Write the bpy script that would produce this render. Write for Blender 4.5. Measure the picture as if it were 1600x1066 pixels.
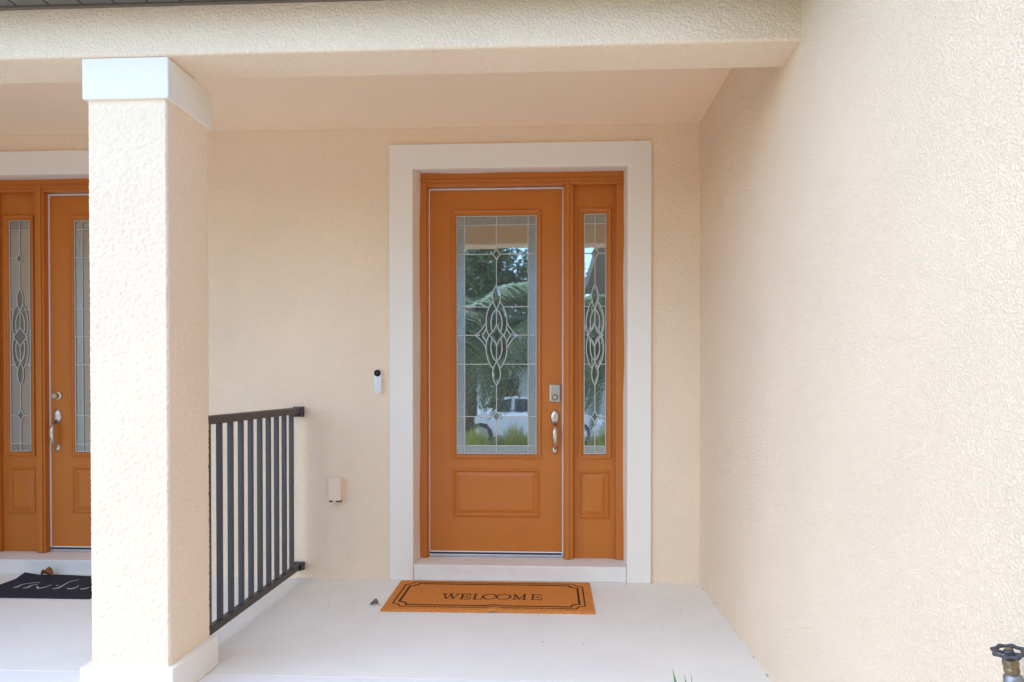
import bpy, bmesh, math, random
from mathutils import Vector, Matrix, noise
R = math.radians
random.seed(7)
for o in list(bpy.data.objects): bpy.data.objects.remove(o)
S = bpy.context.scene
C = S.collection

# ------------------------------------------------------------------ camera
cam = bpy.data.cameras.new('camera'); co = bpy.data.objects.new('camera', cam); C.objects.link(co)
cam.sensor_width = 36; cam.sensor_fit = 'HORIZONTAL'; cam.lens = 1067 / 1600 * 36
cam.shift_x = -11 / 1600; cam.shift_y = 78 / 1600
cam.clip_start = 0.05; cam.clip_end = 500
co.location = (0, 0, 1.29); co.rotation_euler = (R(90 - 0.6), 0, R(2.74))
S.camera = co
S.cycles.max_bounces = 20; S.cycles.diffuse_bounces = 14      # pale walls pass light on many times

# ------------------------------------------------------------------ sky, sun, exposure
SUN_EL, SUN_AZ = 58, 250          # azimuth clockwise from +Y: a veiled sun behind the viewer, a little to the left
w = bpy.data.worlds.new('World'); S.world = w; w.use_nodes = True
nt = w.node_tree
sky = nt.nodes.new('ShaderNodeTexSky'); sky.sky_type = 'NISHITA'; sky.sun_disc = False
sky.sun_elevation = R(SUN_EL); sky.sun_rotation = R(SUN_AZ); sky.air_density = 1.0; sky.dust_density = 0.2; sky.ozone_density = 4.0
bg = nt.nodes['Background']; bg.inputs['Strength'].default_value = 0.15
nt.links.new(sky.outputs[0], bg.inputs[0])
sl = bpy.data.lights.new('sun', 'SUN'); so = bpy.data.objects.new('sun', sl); C.objects.link(so)
sl.energy = 0.8; sl.angle = R(110); sl.color = (1.0, 0.975, 0.965)
a = R(SUN_AZ); sd = Vector((math.sin(a) * math.cos(R(SUN_EL)), math.cos(a) * math.cos(R(SUN_EL)), math.sin(R(SUN_EL))))
so.rotation_euler = sd.to_track_quat('Z', 'Y').to_euler(); so.location = (0, -10, 20)
S.view_settings.view_transform = 'Standard'; S.view_settings.look = 'None'; S.view_settings.gamma = 1
S.view_settings.exposure = 1.77

# ------------------------------------------------------------------ materials
def mat(name, col, rough=0.6, metal=0.0, spec=0.5, var=0.0, vscale=3.0, bump=None, coat=0.0, col2=None):
    m = bpy.data.materials.new(name); m.use_nodes = True
    n = m.node_tree.nodes; L = m.node_tree.links
    p = n['Principled BSDF']
    p.inputs['Base Color'].default_value = (*col, 1); p.inputs['Roughness'].default_value = rough
    p.inputs['Metallic'].default_value = metal; p.inputs['Specular IOR Level'].default_value = spec
    p.inputs['Coat Weight'].default_value = coat
    tc = n.new('ShaderNodeTexCoord')
    if var or col2:
        t = n.new('ShaderNodeTexNoise'); t.inputs['Scale'].default_value = vscale; t.inputs['Detail'].default_value = 6; t.inputs['Roughness'].default_value = 0.6
        L.new(tc.outputs['Object'], t.inputs['Vector'])
        r = n.new('ShaderNodeValToRGB'); r.color_ramp.elements[0].position = 0.3; r.color_ramp.elements[1].position = 0.7
        c2 = col2 if col2 else tuple(c * (1 - var) for c in col); c1 = col if col2 else tuple(min(1, c * (1 + var)) for c in col)
        r.color_ramp.elements[0].color = (*c2, 1); r.color_ramp.elements[1].color = (*c1, 1)
        L.new(t.outputs['Fac'], r.inputs['Fac']); L.new(r.outputs['Color'], p.inputs['Base Color'])
    if bump:
        prev = None
        for (sc, det, strength, dist, stretch) in bump:
            t = n.new('ShaderNodeTexNoise'); t.inputs['Scale'].default_value = sc; t.inputs['Detail'].default_value = det
            src = tc.outputs['Object']
            if stretch:
                mp = n.new('ShaderNodeMapping'); mp.inputs['Scale'].default_value = stretch; L.new(src, mp.inputs['Vector']); src = mp.outputs['Vector']
            L.new(src, t.inputs['Vector'])
            b = n.new('ShaderNodeBump'); b.inputs['Strength'].default_value = strength; b.inputs['Distance'].default_value = dist
            L.new(t.outputs['Fac'], b.inputs['Height'])
            if prev: L.new(prev.outputs['Normal'], b.inputs['Normal'])
            prev = b
        L.new(prev.outputs['Normal'], p.inputs['Normal'])
    return m

STUC = (0.92, 0.75, 0.555)
def stucco(name, col, lo=0.0028, fine=0.0012, sc=90):
    m = mat(name, col, 0.92, spec=0.2, var=0.03, vscale=1.7)
    n = m.node_tree.nodes; L = m.node_tree.links; p = n['Principled BSDF']; tc = n['Texture Coordinate']
    t = n.new('ShaderNodeTexNoise'); t.inputs['Scale'].default_value = sc; t.inputs['Detail'].default_value = 3; t.inputs['Roughness'].default_value = 0.55; t.inputs['Distortion'].default_value = 0.15
    L.new(tc.outputs['Object'], t.inputs['Vector'])
    r = n.new('ShaderNodeValToRGB'); r.color_ramp.interpolation = 'EASE'; r.color_ramp.elements[0].position = 0.36; r.color_ramp.elements[1].position = 0.62
    L.new(t.outputs['Fac'], r.inputs['Fac'])
    b = n.new('ShaderNodeBump'); b.inputs['Strength'].default_value = 0.8; b.inputs['Distance'].default_value = lo
    L.new(r.outputs['Color'], b.inputs['Height'])
    t2 = n.new('ShaderNodeTexNoise'); t2.inputs['Scale'].default_value = 260; t2.inputs['Detail'].default_value = 2
    L.new(tc.outputs['Object'], t2.inputs['Vector'])
    b2 = n.new('ShaderNodeBump'); b2.inputs['Strength'].default_value = 0.7; b2.inputs['Distance'].default_value = fine
    L.new(t2.outputs['Fac'], b2.inputs['Height']); L.new(b.outputs['Normal'], b2.inputs['Normal']); L.new(b2.outputs['Normal'], p.inputs['Normal'])
    return m

M = {}
M['stucco'] = stucco('cream_stucco', STUC)
M['stucco_wing'] = stucco('cream_stucco_wing', STUC, 0.0030, 0.0022, 170)
M['ceiling'] = mat('ceiling_paint', (0.92, 0.75, 0.555), 0.85, spec=0.2, var=0.015, vscale=2, bump=[(120, 3, 0.25, 0.001, None)])
M['white'] = mat('white_trim_paint', (0.87, 0.83, 0.745), 0.7, spec=0.3, var=0.015, vscale=4, bump=[(40, 4, 0.2, 0.002, None)])
M['floor'] = mat('painted_concrete', (0.84, 0.83, 0.755), 0.75, spec=0.3, bump=[(25, 6, 0.25, 0.002, None), (220, 2, 0.2, 0.0008, None)], var=0.035, vscale=2.2)
def floor_wear(m):
    n = m.node_tree.nodes; L = m.node_tree.links; p = n['Principled BSDF']; tc = n['Texture Coordinate']; src = p.inputs['Base Color'].links[0].from_socket
    t = n.new('ShaderNodeTexNoise'); t.inputs['Scale'].default_value = 1.1; t.inputs['Detail'].default_value = 9; t.inputs['Roughness'].default_value = .68; t.inputs['Distortion'].default_value = 1.2
    L.new(tc.outputs['Object'], t.inputs['Vector'])
    r = n.new('ShaderNodeValToRGB'); r.color_ramp.elements[0].position = .44; r.color_ramp.elements[1].position = .80; r.color_ramp.elements[0].color = (0, 0, 0, 1); r.color_ramp.elements[1].color = (.18, .18, .18, 1); L.new(t.outputs['Fac'], r.inputs['Fac'])
    mx = n.new('ShaderNodeMix'); mx.data_type = 'RGBA'; L.new(r.outputs['Color'], mx.inputs[0]); L.new(src, mx.inputs[6]); mx.inputs[7].default_value = (.60, .57, .53, 1)
    v = n.new('ShaderNodeTexVoronoi'); v.feature = 'DISTANCE_TO_EDGE'; v.inputs['Scale'].default_value = .55
    w_ = n.new('ShaderNodeTexNoise'); w_.inputs['Scale'].default_value = 5; w_.inputs['Detail'].default_value = 5
    ad = n.new('ShaderNodeVectorMath'); ad.operation = 'MULTIPLY_ADD'; ad.inputs[1].default_value = (.16, .16, .16); L.new(w_.outputs['Color'], ad.inputs[0]); L.new(tc.outputs['Object'], ad.inputs[2]); L.new(tc.outputs['Object'], w_.inputs['Vector']); L.new(ad.outputs[0], v.inputs['Vector'])
    r2 = n.new('ShaderNodeValToRGB'); r2.color_ramp.elements[0].position = 0; r2.color_ramp.elements[1].position = .0022; r2.color_ramp.elements[0].color = (.07, .07, .07, 1); r2.color_ramp.elements[1].color = (0, 0, 0, 1); L.new(v.outputs['Distance'], r2.inputs['Fac'])
    m2 = n.new('ShaderNodeMix'); m2.data_type = 'RGBA'; L.new(r2.outputs['Color'], m2.inputs[0]); L.new(mx.outputs[2], m2.inputs[6]); m2.inputs[7].default_value = (.42, .40, .37, 1); L.new(m2.outputs[2], p.inputs['Base Color'])
floor_wear(M['floor'])
M['step'] = mat('step_paint', (0.82, 0.80, 0.73), 0.7, spec=0.3, var=0.04, vscale=6, bump=[(30, 4, 0.3, 0.002, None)])
M['walk'] = mat('pale_concrete', (0.84, 0.83, 0.81), 0.8, spec=0.3, var=0.03, vscale=3, bump=[(90, 4, 0.3, 0.001, None)])
M['drive'] = mat('bounce_driveway_concrete', (0.80, 0.70, 0.58), 0.85, var=0.08, vscale=1.2, bump=[(80, 4, 0.3, 0.001, None)])  # pale tan chosen to bounce warm light up to ceiling and beam
M['orange'] = mat('burnt_orange_paint', (0.55, 0.172, 0.022), 0.38, spec=0.45, var=0.035, vscale=5, bump=[(14, 5, 0.25, 0.002, (6, 6, 0.4))])
M['strip'] = mat('white_weatherstrip', (0.8, 0.79, 0.77), 0.6)
M['alu'] = mat('aluminium_sill', (0.55, 0.56, 0.58), 0.35, metal=0.7)
M['rubber'] = mat('dark_rubber', (0.03, 0.03, 0.04), 0.7)
M['nickel'] = mat('satin_nickel', (0.66, 0.60, 0.51), 0.32, metal=1.0)
M['nickel_dark'] = mat('keyway_metal', (0.22, 0.2, 0.18), 0.4, metal=1.0)
M['iron'] = mat('charcoal_powder_coat', (0.050, 0.052, 0.060), 0.42, spec=0.5, var=0.1, vscale=30)
M['iron_top'] = mat('bronze_powder_coat', (0.060, 0.050, 0.044), 0.45, spec=0.5, var=0.1, vscale=30)
M['came'] = mat('zinc_came', (0.55, 0.55, 0.51), 0.45, metal=0.3)
M['coir'] = mat('coir_fibre', (0.84, 0.33, 0.08), 0.95, spec=0.1, col2=(0.50, 0.165, 0.035), vscale=150, bump=[(420, 3, 0.7, 0.003, None), (60, 3, 0.3, 0.002, None)])
M['coir_ink'] = mat('dark_print_on_coir', (0.055, 0.028, 0.014), 0.95, spec=0.1, col2=(0.10, 0.045, 0.018), vscale=200, bump=[(420, 3, 0.9, 0.003, None)])
M['mat_dark'] = mat('charcoal_mat_fibre', (0.045, 0.047, 0.058), 0.95, spec=0.15, col2=(0.028, 0.029, 0.036), vscale=90, bump=[(350, 3, 0.8, 0.003, None)])
M['mat_ink'] = mat('white_print', (0.72, 0.72, 0.72), 0.9, col2=(0.5, 0.5, 0.5), vscale=160)
M['bell_white'] = mat('doorbell_white_plastic', (0.80, 0.80, 0.81), 0.35)
M['black'] = mat('glossy_black', (0.012, 0.012, 0.014), 0.12)
M['box'] = mat('painted_cover_plastic', (0.86, 0.70, 0.53), 0.55)
M['soffit'] = mat('dark_bronze_soffit', (0.17, 0.155, 0.135), 0.5, var=0.06, vscale=8)
M['drip'] = mat('brown_channel', (0.16, 0.125, 0.09), 0.5)
M['brass'] = mat('aged_brass', (0.26, 0.20, 0.12), 0.5, metal=0.8, var=0.25, vscale=60)
M['galv'] = mat('galvanised_body', (0.30, 0.32, 0.35), 0.45, metal=0.85, var=0.15, vscale=60)
M['leaf_brown'] = mat('dry_orange_leaf', (0.36, 0.14, 0.04), 0.7, col2=(0.16, 0.06, 0.025), vscale=60)
M['leaf_grey'] = mat('dry_grey_leaf', (0.24, 0.20, 0.18), 0.8, col2=(0.12, 0.10, 0.09), vscale=60)
M['blade'] = mat('strappy_leaf', (0.12, 0.30, 0.08), 0.5, col2=(0.06, 0.17, 0.04), vscale=30)
M['palm'] = mat('palm_leaflet', (0.26, 0.34, 0.15), 0.35, col2=(0.16, 0.23, 0.09), vscale=4)
M['bark'] = mat('palm_bark', (0.16, 0.115, 0.08), 0.9, var=0.3, vscale=8, bump=[(20, 4, 0.6, 0.02, None)])
M['grassy'] = mat('yellow_green_blade', (0.50, 0.54, 0.10), 0.5, col2=(0.32, 0.38, 0.07), vscale=8)
M['lawn'] = mat('lawn_grass', (0.07, 0.11, 0.03), 0.9, var=0.3, vscale=6, bump=[(60, 4, 0.8, 0.02, None)])
M['road'] = mat('asphalt', (0.20, 0.195, 0.19), 0.9, var=0.15, vscale=30)
M['tree'] = mat('tree_leaf', (0.11, 0.17, 0.055), 0.5, col2=(0.07, 0.11, 0.035), vscale=3)
M['car'] = mat('white_car_paint', (0.78, 0.79, 0.80), 0.25, coat=0.6)
M['carglass'] = mat('dark_car_glass', (0.02, 0.022, 0.025), 0.05)
M['tyre'] = mat('tyre_rubber', (0.025, 0.025, 0.025), 0.8)
M['rim'] = mat('alloy_rim', (0.6, 0.6, 0.62), 0.3, metal=0.9)
M['lamp_red'] = mat('red_lens', (0.4, 0.02, 0.02), 0.2)
M['lamp_clear'] = mat('clear_lens', (0.7, 0.7, 0.72), 0.1)
M['hwall'] = mat('pale_house_paint', (0.70, 0.69, 0.66), 0.85, var=0.03)
M['hroof'] = mat('grey_roof', (0.14, 0.14, 0.15), 0.9, var=0.15, vscale=5)

def glass(name, bumpset, refl, base, rough):
    m = bpy.data.materials.new(name); m.use_nodes = True
    n = m.node_tree.nodes; L = m.node_tree.links; n.clear()
    out = n.new('ShaderNodeOutputMaterial'); mix = n.new('ShaderNodeMixShader')
    d = n.new('ShaderNodeBsdfPrincipled'); d.inputs['Base Color'].default_value = (*base, 1); d.inputs['Roughness'].default_value = 0.25
    g = n.new('ShaderNodeBsdfGlossy'); g.inputs['Roughness'].default_value = rough; g.inputs['Color'].default_value = (0.93, 0.98, 0.98, 1)
    mix.inputs[0].default_value = refl
    L.new(d.outputs[0], mix.inputs[1]); L.new(g.outputs[0], mix.inputs[2]); L.new(mix.outputs[0], out.inputs[0])
    tc = n.new('ShaderNodeTexCoord'); prev = None
    for sc, det, st, dist, stretch in bumpset:
        mp = n.new('ShaderNodeMapping'); mp.inputs['Scale'].default_value = stretch; L.new(tc.outputs['Object'], mp.inputs['Vector'])
        t = n.new('ShaderNodeTexNoise'); t.inputs['Scale'].default_value = sc; t.inputs['Detail'].default_value = det; t.inputs['Distortion'].default_value = 0.8
        L.new(mp.outputs['Vector'], t.inputs['Vector'])
        b = n.new('ShaderNodeBump'); b.inputs['Strength'].default_value = st; b.inputs['Distance'].default_value = dist
        L.new(t.outputs['Fac'], b.inputs['Height'])
        if prev: L.new(prev.outputs['Normal'], b.inputs['Normal'])
        prev = b
    L.new(prev.outputs['Normal'], g.inputs['Normal']); L.new(prev.outputs['Normal'], d.inputs['Normal'])
    return m
M['glass'] = glass('rippled_glass', [(6, 1, 0.012, 0.01, (1, 1, 1)), (45, 2, 0.02, 0.001, (1.6, 1, 0.7))], 0.50, (0.085, 0.098, 0.092), 0.012)
M['glass_b'] = glass('seedy_border_glass', [(160, 3, 0.5, 0.003, (1, 1, 1))], 0.32, (0.085, 0.105, 0.105), 0.12)
M['bevelled'] = glass('bevelled_glass', [(14, 2, 0.05, 0.01, (1, 1, 1))], 0.24, (0.05, 0.065, 0.05), 0.03)

# ------------------------------------------------------------------ builders
ORG = {}
MIR = [None]                       # set to a plane x = m to build the mirror-image twin
def finish(name, bm, m, parent=None, smooth=False, origin=None):
    if MIR[0] is not None:
        for v in bm.verts: v.co.x = 2 * MIR[0] - v.co.x
        bmesh.ops.reverse_faces(bm, faces=bm.faces[:])
    xs = [v.co.x for v in bm.verts]; ys = [v.co.y for v in bm.verts]; zs = [v.co.z for v in bm.verts]
    c = Vector(((min(xs) + max(xs)) / 2, (min(ys) + max(ys)) / 2, min(zs) if parent is None else (min(zs) + max(zs)) / 2))
    if origin is not None: c = Vector(origin)
    bmesh.ops.translate(bm, verts=bm.verts[:], vec=-c)
    me = bpy.data.meshes.new(name); bm.to_mesh(me); bm.free()
    if smooth:
        for p in me.polygons: p.use_smooth = True
    me.materials.append(M[m] if isinstance(m, str) else m)
    o = bpy.data.objects.new(name, me); C.objects.link(o)
    ORG[o.name] = c
    if parent is not None:
        o.parent = parent; o.location = c - ORG[parent.name]
    else: o.location = c
    return o
def tag(o, label=None, cat=None, group=None, kind=None):
    if label: o['label'] = label
    if cat: o['category'] = cat
    if group: o['group'] = group
    if kind: o['kind'] = kind
    return o
def thing(name, loc, label, cat, group=None):
    o = bpy.data.objects.new(name, None); C.objects.link(o)
    loc = Vector(loc)
    if MIR[0] is not None: loc.x = 2 * MIR[0] - loc.x
    o.location = loc; o.empty_display_size = 0.1; ORG[o.name] = loc
    return tag(o, label, cat, group)
def nb(): return bmesh.new()
def box(bm, x0, x1, y0, y1, z0, z1, bev=0.0, seg=2):
    r = bmesh.ops.create_cube(bm, size=1); vs = r['verts']
    for v in vs:
        v.co = Vector((x0 + (v.co.x + .5) * (x1 - x0), y0 + (v.co.y + .5) * (y1 - y0), z0 + (v.co.z + .5) * (z1 - z0)))
    if bev:
        es = {e for v in vs for e in v.link_edges}
        bmesh.ops.bevel(bm, geom=list(es), offset=bev, segments=seg, affect='EDGES', profile=0.5)
    return bm
def bx(name, x0, x1, y0, y1, z0, z1, m, parent=None, bev=0.0, seg=2): return finish(name, box(nb(), x0, x1, y0, y1, z0, z1, bev, seg), m, parent)
def lathe(bm, prof, cx, cy, cz, axis='Z', n=24, caps=True):
    """prof: list of (radius, offset along the axis)"""
    rings = []
    for r, h in prof:
        ring = []
        for i in range(n):
            t = 2 * math.pi * i / n; c, s = r * math.cos(t), r * math.sin(t)
            p = {'Z': (c, s, h), 'Y': (c, h, s), 'X': (h, c, s)}[axis]
            ring.append(bm.verts.new((cx + p[0], cy + p[1], cz + p[2])))
        rings.append(ring)
    for a, b in zip(rings, rings[1:]):
        for i in range(n): bm.faces.new((a[i], a[(i + 1) % n], b[(i + 1) % n], b[i]))
    if caps:
        bm.faces.new(rings[0]); bm.faces.new(rings[-1])
    bmesh.ops.recalc_face_normals(bm, faces=bm.faces[:])
    return bm
def tube(bm, pts, rads, n=10, flat=1.0):
    pts = [Vector(p) for p in pts]; rings = []; up = None
    for i, p in enumerate(pts):
        d = (pts[min(i + 1, len(pts) - 1)] - pts[max(i - 1, 0)]).normalized()
        ref = Vector((1, 0, 0)) if abs(d.x) < 0.9 else Vector((0, 0, 1))
        u = d.cross(ref).normalized(); v = d.cross(u).normalized()
        r = rads[i] if hasattr(rads, '__len__') else rads
        rings.append([bm.verts.new(p + u * math.cos(2 * math.pi * k / n) * r * flat + v * math.sin(2 * math.pi * k / n) * r) for k in range(n)])
    for a, b in zip(rings, rings[1:]):
        for i in range(n): bm.faces.new((a[i], a[(i + 1) % n], b[(i + 1) % n], b[i]))
    bm.faces.new(rings[0]); bm.faces.new(rings[-1])
    bmesh.ops.recalc_face_normals(bm, faces=bm.faces[:])
    return bm
def ribbon(bm, pts, width, place, h=0.0, closed=False):
    """flat strip of given width along a 2-D polyline, lifted by h with closed sides; place(u, v, lift) -> 3-D"""
    n = len(pts); P = [Vector(p) for p in pts]; A = []; B = []
    for i in range(n):
        a = P[(i - 1) % n] if (closed or i) else P[i]; b = P[(i + 1) % n] if (closed or i < n - 1) else P[i]
        d1 = (P[i] - a); d2 = (b - P[i])
        if d1.length < 1e-9: d1 = d2
        if d2.length < 1e-9: d2 = d1
        d1 = d1.normalized(); d2 = d2.normalized(); t = (d1 + d2).normalized() if (d1 + d2).length > 1e-6 else d1
        nn = Vector((-t.y, t.x)); k = max(0.5, nn.dot(Vector((-d1.y, d1.x))))
        wd = (width[i] if hasattr(width, '__len__') else width) / 2 / k
        A.append(P[i] + nn * wd); B.append(P[i] - nn * wd)
    ta = [bm.verts.new(place(p.x, p.y, h)) for p in A]; tb = [bm.verts.new(place(p.x, p.y, h)) for p in B]
    ga = [bm.verts.new(place(p.x, p.y, 0)) for p in A]; gb = [bm.verts.new(place(p.x, p.y, 0)) for p in B]
    rng = range(n if closed else n - 1)
    for i in rng:
        j = (i + 1) % n
        bm.faces.new((ta[i], ta[j], tb[j], tb[i])); bm.faces.new((ga[i], ga[j], ta[j], ta[i])); bm.faces.new((tb[i], tb[j], gb[j], gb[i])); bm.faces.new((gb[i], gb[j], ga[j], ga[i]))
    if not closed:
        bm.faces.new((ta[0], tb[0], gb[0], ga[0])); bm.faces.new((ta[-1], tb[-1], gb[-1], ga[-1]))
def recalc(bm): bmesh.ops.recalc_face_normals(bm, faces=bm.faces[:]); return bm

# ------------------------------------------------------------------ key planes (metres; porch floor z = 0, camera above the origin)
YT, YW, YF, YS = 4.43, 4.455, 4.61, 4.66      # trim face, stucco face, door-frame face, door-slab face
XM = -1.731                                    # the two entrances mirror about the railing
XR = 0.955                                     # wing wall face
ZB, ZC_, ZE = 2.607, 2.965, 2.81               # beam bottom, porch ceiling, eave soffit
YB0, YB1 = 2.68, 2.91                          # beam front and back
XL = -4.6

# ------------------------------------------------------------------ ground and floors
tag(bx('porch_floor', XL, XR + .1, 2.95, 5.0, -0.25, 0, 'floor', bev=0.004), kind='structure')
tag(bx('front_walk', XL, XR + .1, 1.55, 2.947, -0.25, 0.002, 'walk', bev=0.006), kind='structure')
bm = nb(); box(bm, -60, 60, -90, 30, -0.75, -0.62); tag(finish('ground', bm, 'lawn'), kind='structure')
bm = nb()
for x0, x1, y0, y1, zz in ((-11, 9, -7.6, 1.55, -0.12),):
    v = [bm.verts.new(p) for p in ((x0, y1, zz), (x0, y0, -0.42), (x1, y0, -0.42), (x1, y1, zz))]; bm.faces.new(v)
r = bmesh.ops.extrude_face_region(bm, geom=bm.faces[:]); bmesh.ops.translate(bm, verts=[g for g in r['geom'] if isinstance(g, bmesh.types.BMVert)], vec=(0, 0, -0.3)); recalc(bm)
tag(finish('bounce_driveway', bm, 'drive'), kind='structure')  # driveway made extra wide to bounce more light into the porch
tag(bx('road', -60, 60, -15.5, -7.6, -0.6, -0.46, 'road'), kind='structure')

# ------------------------------------------------------------------ entry wall with its two openings, door surrounds and steps
SX0, SX1, SZ = -1.063, 0.641, 2.852            # surround outside
IX0, IX1, IZ = -0.907, 0.486, 2.692            # surround inside
def mir(x): return 2 * XM - x
wall = thing('entry_wall', (-1.7, YW, 0), 'cream stucco wall at the back of the porch that holds both orange doors', 'wall')
bm = nb()
ox0, ox1, ozt = -0.95, 0.53, 2.76
cuts = [XL, mir(ox1), mir(ox0), ox0, ox1, XR + .1]
box(bm, cuts[0], cuts[1], YW, YW + .3, 0, ozt); box(bm, cuts[2], cuts[3], YW, YW + .3, 0, ozt); box(bm, cuts[4], cuts[5], YW, YW + .3, 0, ozt)
box(bm, cuts[0], cuts[5], YW, YW + .3, ozt, 3.1)
bmesh.ops.remove_doubles(bm, verts=bm.verts[:], dist=1e-5)
finish('stucco_face', bm, 'stucco', wall)
def surround(flip):
    MIR[0] = XM if flip else None
    bm = nb(); b = 0.006
    # boards with mitre-free butt joints
    prf = [(SX0, 0), (IX0, 0), (IX0, IZ), (IX1, IZ), (IX1, 0), (SX1, 0), (SX1, SZ), (SX0, SZ)]
    va = [bm.verts.new((u, YT, v)) for u, v in prf]; vb = [bm.verts.new((u, YW + .012, v)) for u, v in prf]
    ff = [bm.faces.new(va), bm.faces.new(vb[::-1])]
    for i in range(8): bm.faces.new((va[i], vb[i], vb[(i + 1) % 8], va[(i + 1) % 8]))
    recalc(bm); bmesh.ops.bevel(bm, geom=[e for e in bm.edges if all(v in va for v in e.verts)], offset=b, segments=3, affect='EDGES', profile=.5)
    so_ = finish('door_surround', bm, 'white', wall)
    # the plastered return between surround and door frame, slightly uneven like the brushed paint line
    bm = nb()
    def strip(p0, p1, q0, q1, axis, amp=0.0035, n=36):
        a_, b_ = [], []
        for i in range(n + 1):
            t = i / n
            A = Vector(p0).lerp(Vector(p1), t); B = Vector(q0).lerp(Vector(q1), t)
            s_ = noise.noise(Vector((A.x * 3.1 + A.z * 2.3 + 5, A.z * 1.7, 3.3 + len(bm.verts) * 0.0))) * amp * 2
            B[axis] += s_
            a_.append(bm.verts.new(A)); b_.append(bm.verts.new(B))
        for i in range(n): bm.faces.new((a_[i], a_[i + 1], b_[i + 1], b_[i]))
    y0, y1 = YT + .004, YF + .004
    strip((IX0, y0, 0.05), (IX0, y0, IZ), (IX0 + .013, y1, 0.05), (IX0 + .013, y1, 2.716), 0)
    strip((IX1, y0, 0.05), (IX1, y0, IZ), (IX1 - .005, y1, 0.05), (IX1 - .005, y1, 2.716), 0, 0.004)
    strip((IX0, y0, IZ), (IX1, y0, IZ), (IX0 + .01, y1, 2.716), (IX1 - .003, y1, 2.716), 2)
    finish('plaster_return', bm, 'white', so_, smooth=True)
    bm = nb(); box(bm, IX0 + .001, IX1 - .001, YT + .006, YS + .1, 0.0, 0.102, 0.008); finish('doorstep', bm, 'step', wall)
    MIR[0] = None
surround(False); surround(True)

# ------------------------------------------------------------------ wing wall on the right
bm = nb(); box(bm, XR, XR + .25, -2.2, YW - .001, -0.4, 3.3); wing = finish('wing_wall', bm, 'stucco_wing')
tag(wing, 'long bare cream stucco wall running towards the viewer on the right', 'wall')

MIR[0] = XM; bm = nb(); box(bm, XR, XR + .25, 2.35, YW - .001, -0.4, 3.3); wing2 = finish('wing_wall', bm, 'stucco_wing'); MIR[0] = None
tag(wing2, 'matching cream stucco wall closing the porch beyond the left picture edge', 'wall')
# ------------------------------------------------------------------ porch ceiling, beam
pc = bx('porch_ceiling', XL, XR - .001, YB1 - .1, YW - .001, ZC_, ZC_ + .12, 'ceiling'); tag(pc, 'smooth peach painted porch ceiling behind the beam', 'ceiling')
def grid_face(bm, o, u, v, nu, nv, nrm, amp, sc, edge=True):
    vs = []
    for j in range(nv + 1):
        row = []
        for i in range(nu + 1):
            p = o + u * (i / nu) + v * (j / nv)
            row.append(bm.verts.new(p))
        vs.append(row)
    for j in range(nv):
        for i in range(nu): bm.faces.new((vs[j][i], vs[j][i + 1], vs[j + 1][i + 1], vs[j + 1][i]))
bm = nb(); box(bm, XL, XR + .06, YB0, YB1, ZB, 3.1, 0.012, 3); beam = finish('porch_beam', bm, 'stucco'); tag(beam, 'cream stucco beam spanning the porch front above the column', 'beam')

# ------------------------------------------------------------------ eave: dark grooved soffit boards and channel along the beam top
eave = thing('eave', (-2.5, 2.4, ZE), 'dark bronze grooved soffit at the roof edge above the beam', 'roof')
bw = 0.136; x = XL; k = 0; cached = None
while x < XR - bw:
    if cached is None:
        bm = nb(); box(bm, x + .004, x + bw - .004, 2.53, YB0 - .012, ZE, ZE + .012, 0.003, 1)
        o = finish('soffit_board', bm, 'soffit', eave); cached = o
    else:
        o = bpy.data.objects.new('soffit_board', cached.data); C.objects.link(o); o.parent = eave; o.location = cached.location + Vector((bw * k, 0, 0)); ORG[o.name] = ORG[cached.name] + Vector((bw * k, 0, 0))
    x += bw; k += 1
bx('wall_channel', XL, XR - .002, YB0 - .018, YB0 - .001, ZE - .010, ZE + .02, 'drip', eave, 0.003)
bx('soffit_backing', XL, XR - .002, 2.53, YB0 - .002, ZE + .014, ZE + .03, 'soffit', eave)
bx('fascia', XL, XR - .002, 2.50, 2.527, ZE - .02, ZE + .17, 'drip', eave, 0.004)
bx('wing_soffit', XR - .42, XR - .001, -2.4, 2.495, ZE + .001, ZE + .02, 'soffit', eave)
bx('wing_fascia', XR - .445, XR - .4205, -2.4, 2.495, ZE - .02, ZE + .17, 'drip', eave, 0.004)
roof = bx('roof', XL, XR + 1.2, 2.52, 8.2, 3.13, 3.25, 'hroof'); tag(roof, 'unseen grey slab added over the porch to stop light leaking in', 'roof')  # plain slab added out of view so no light leaks in from above

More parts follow.
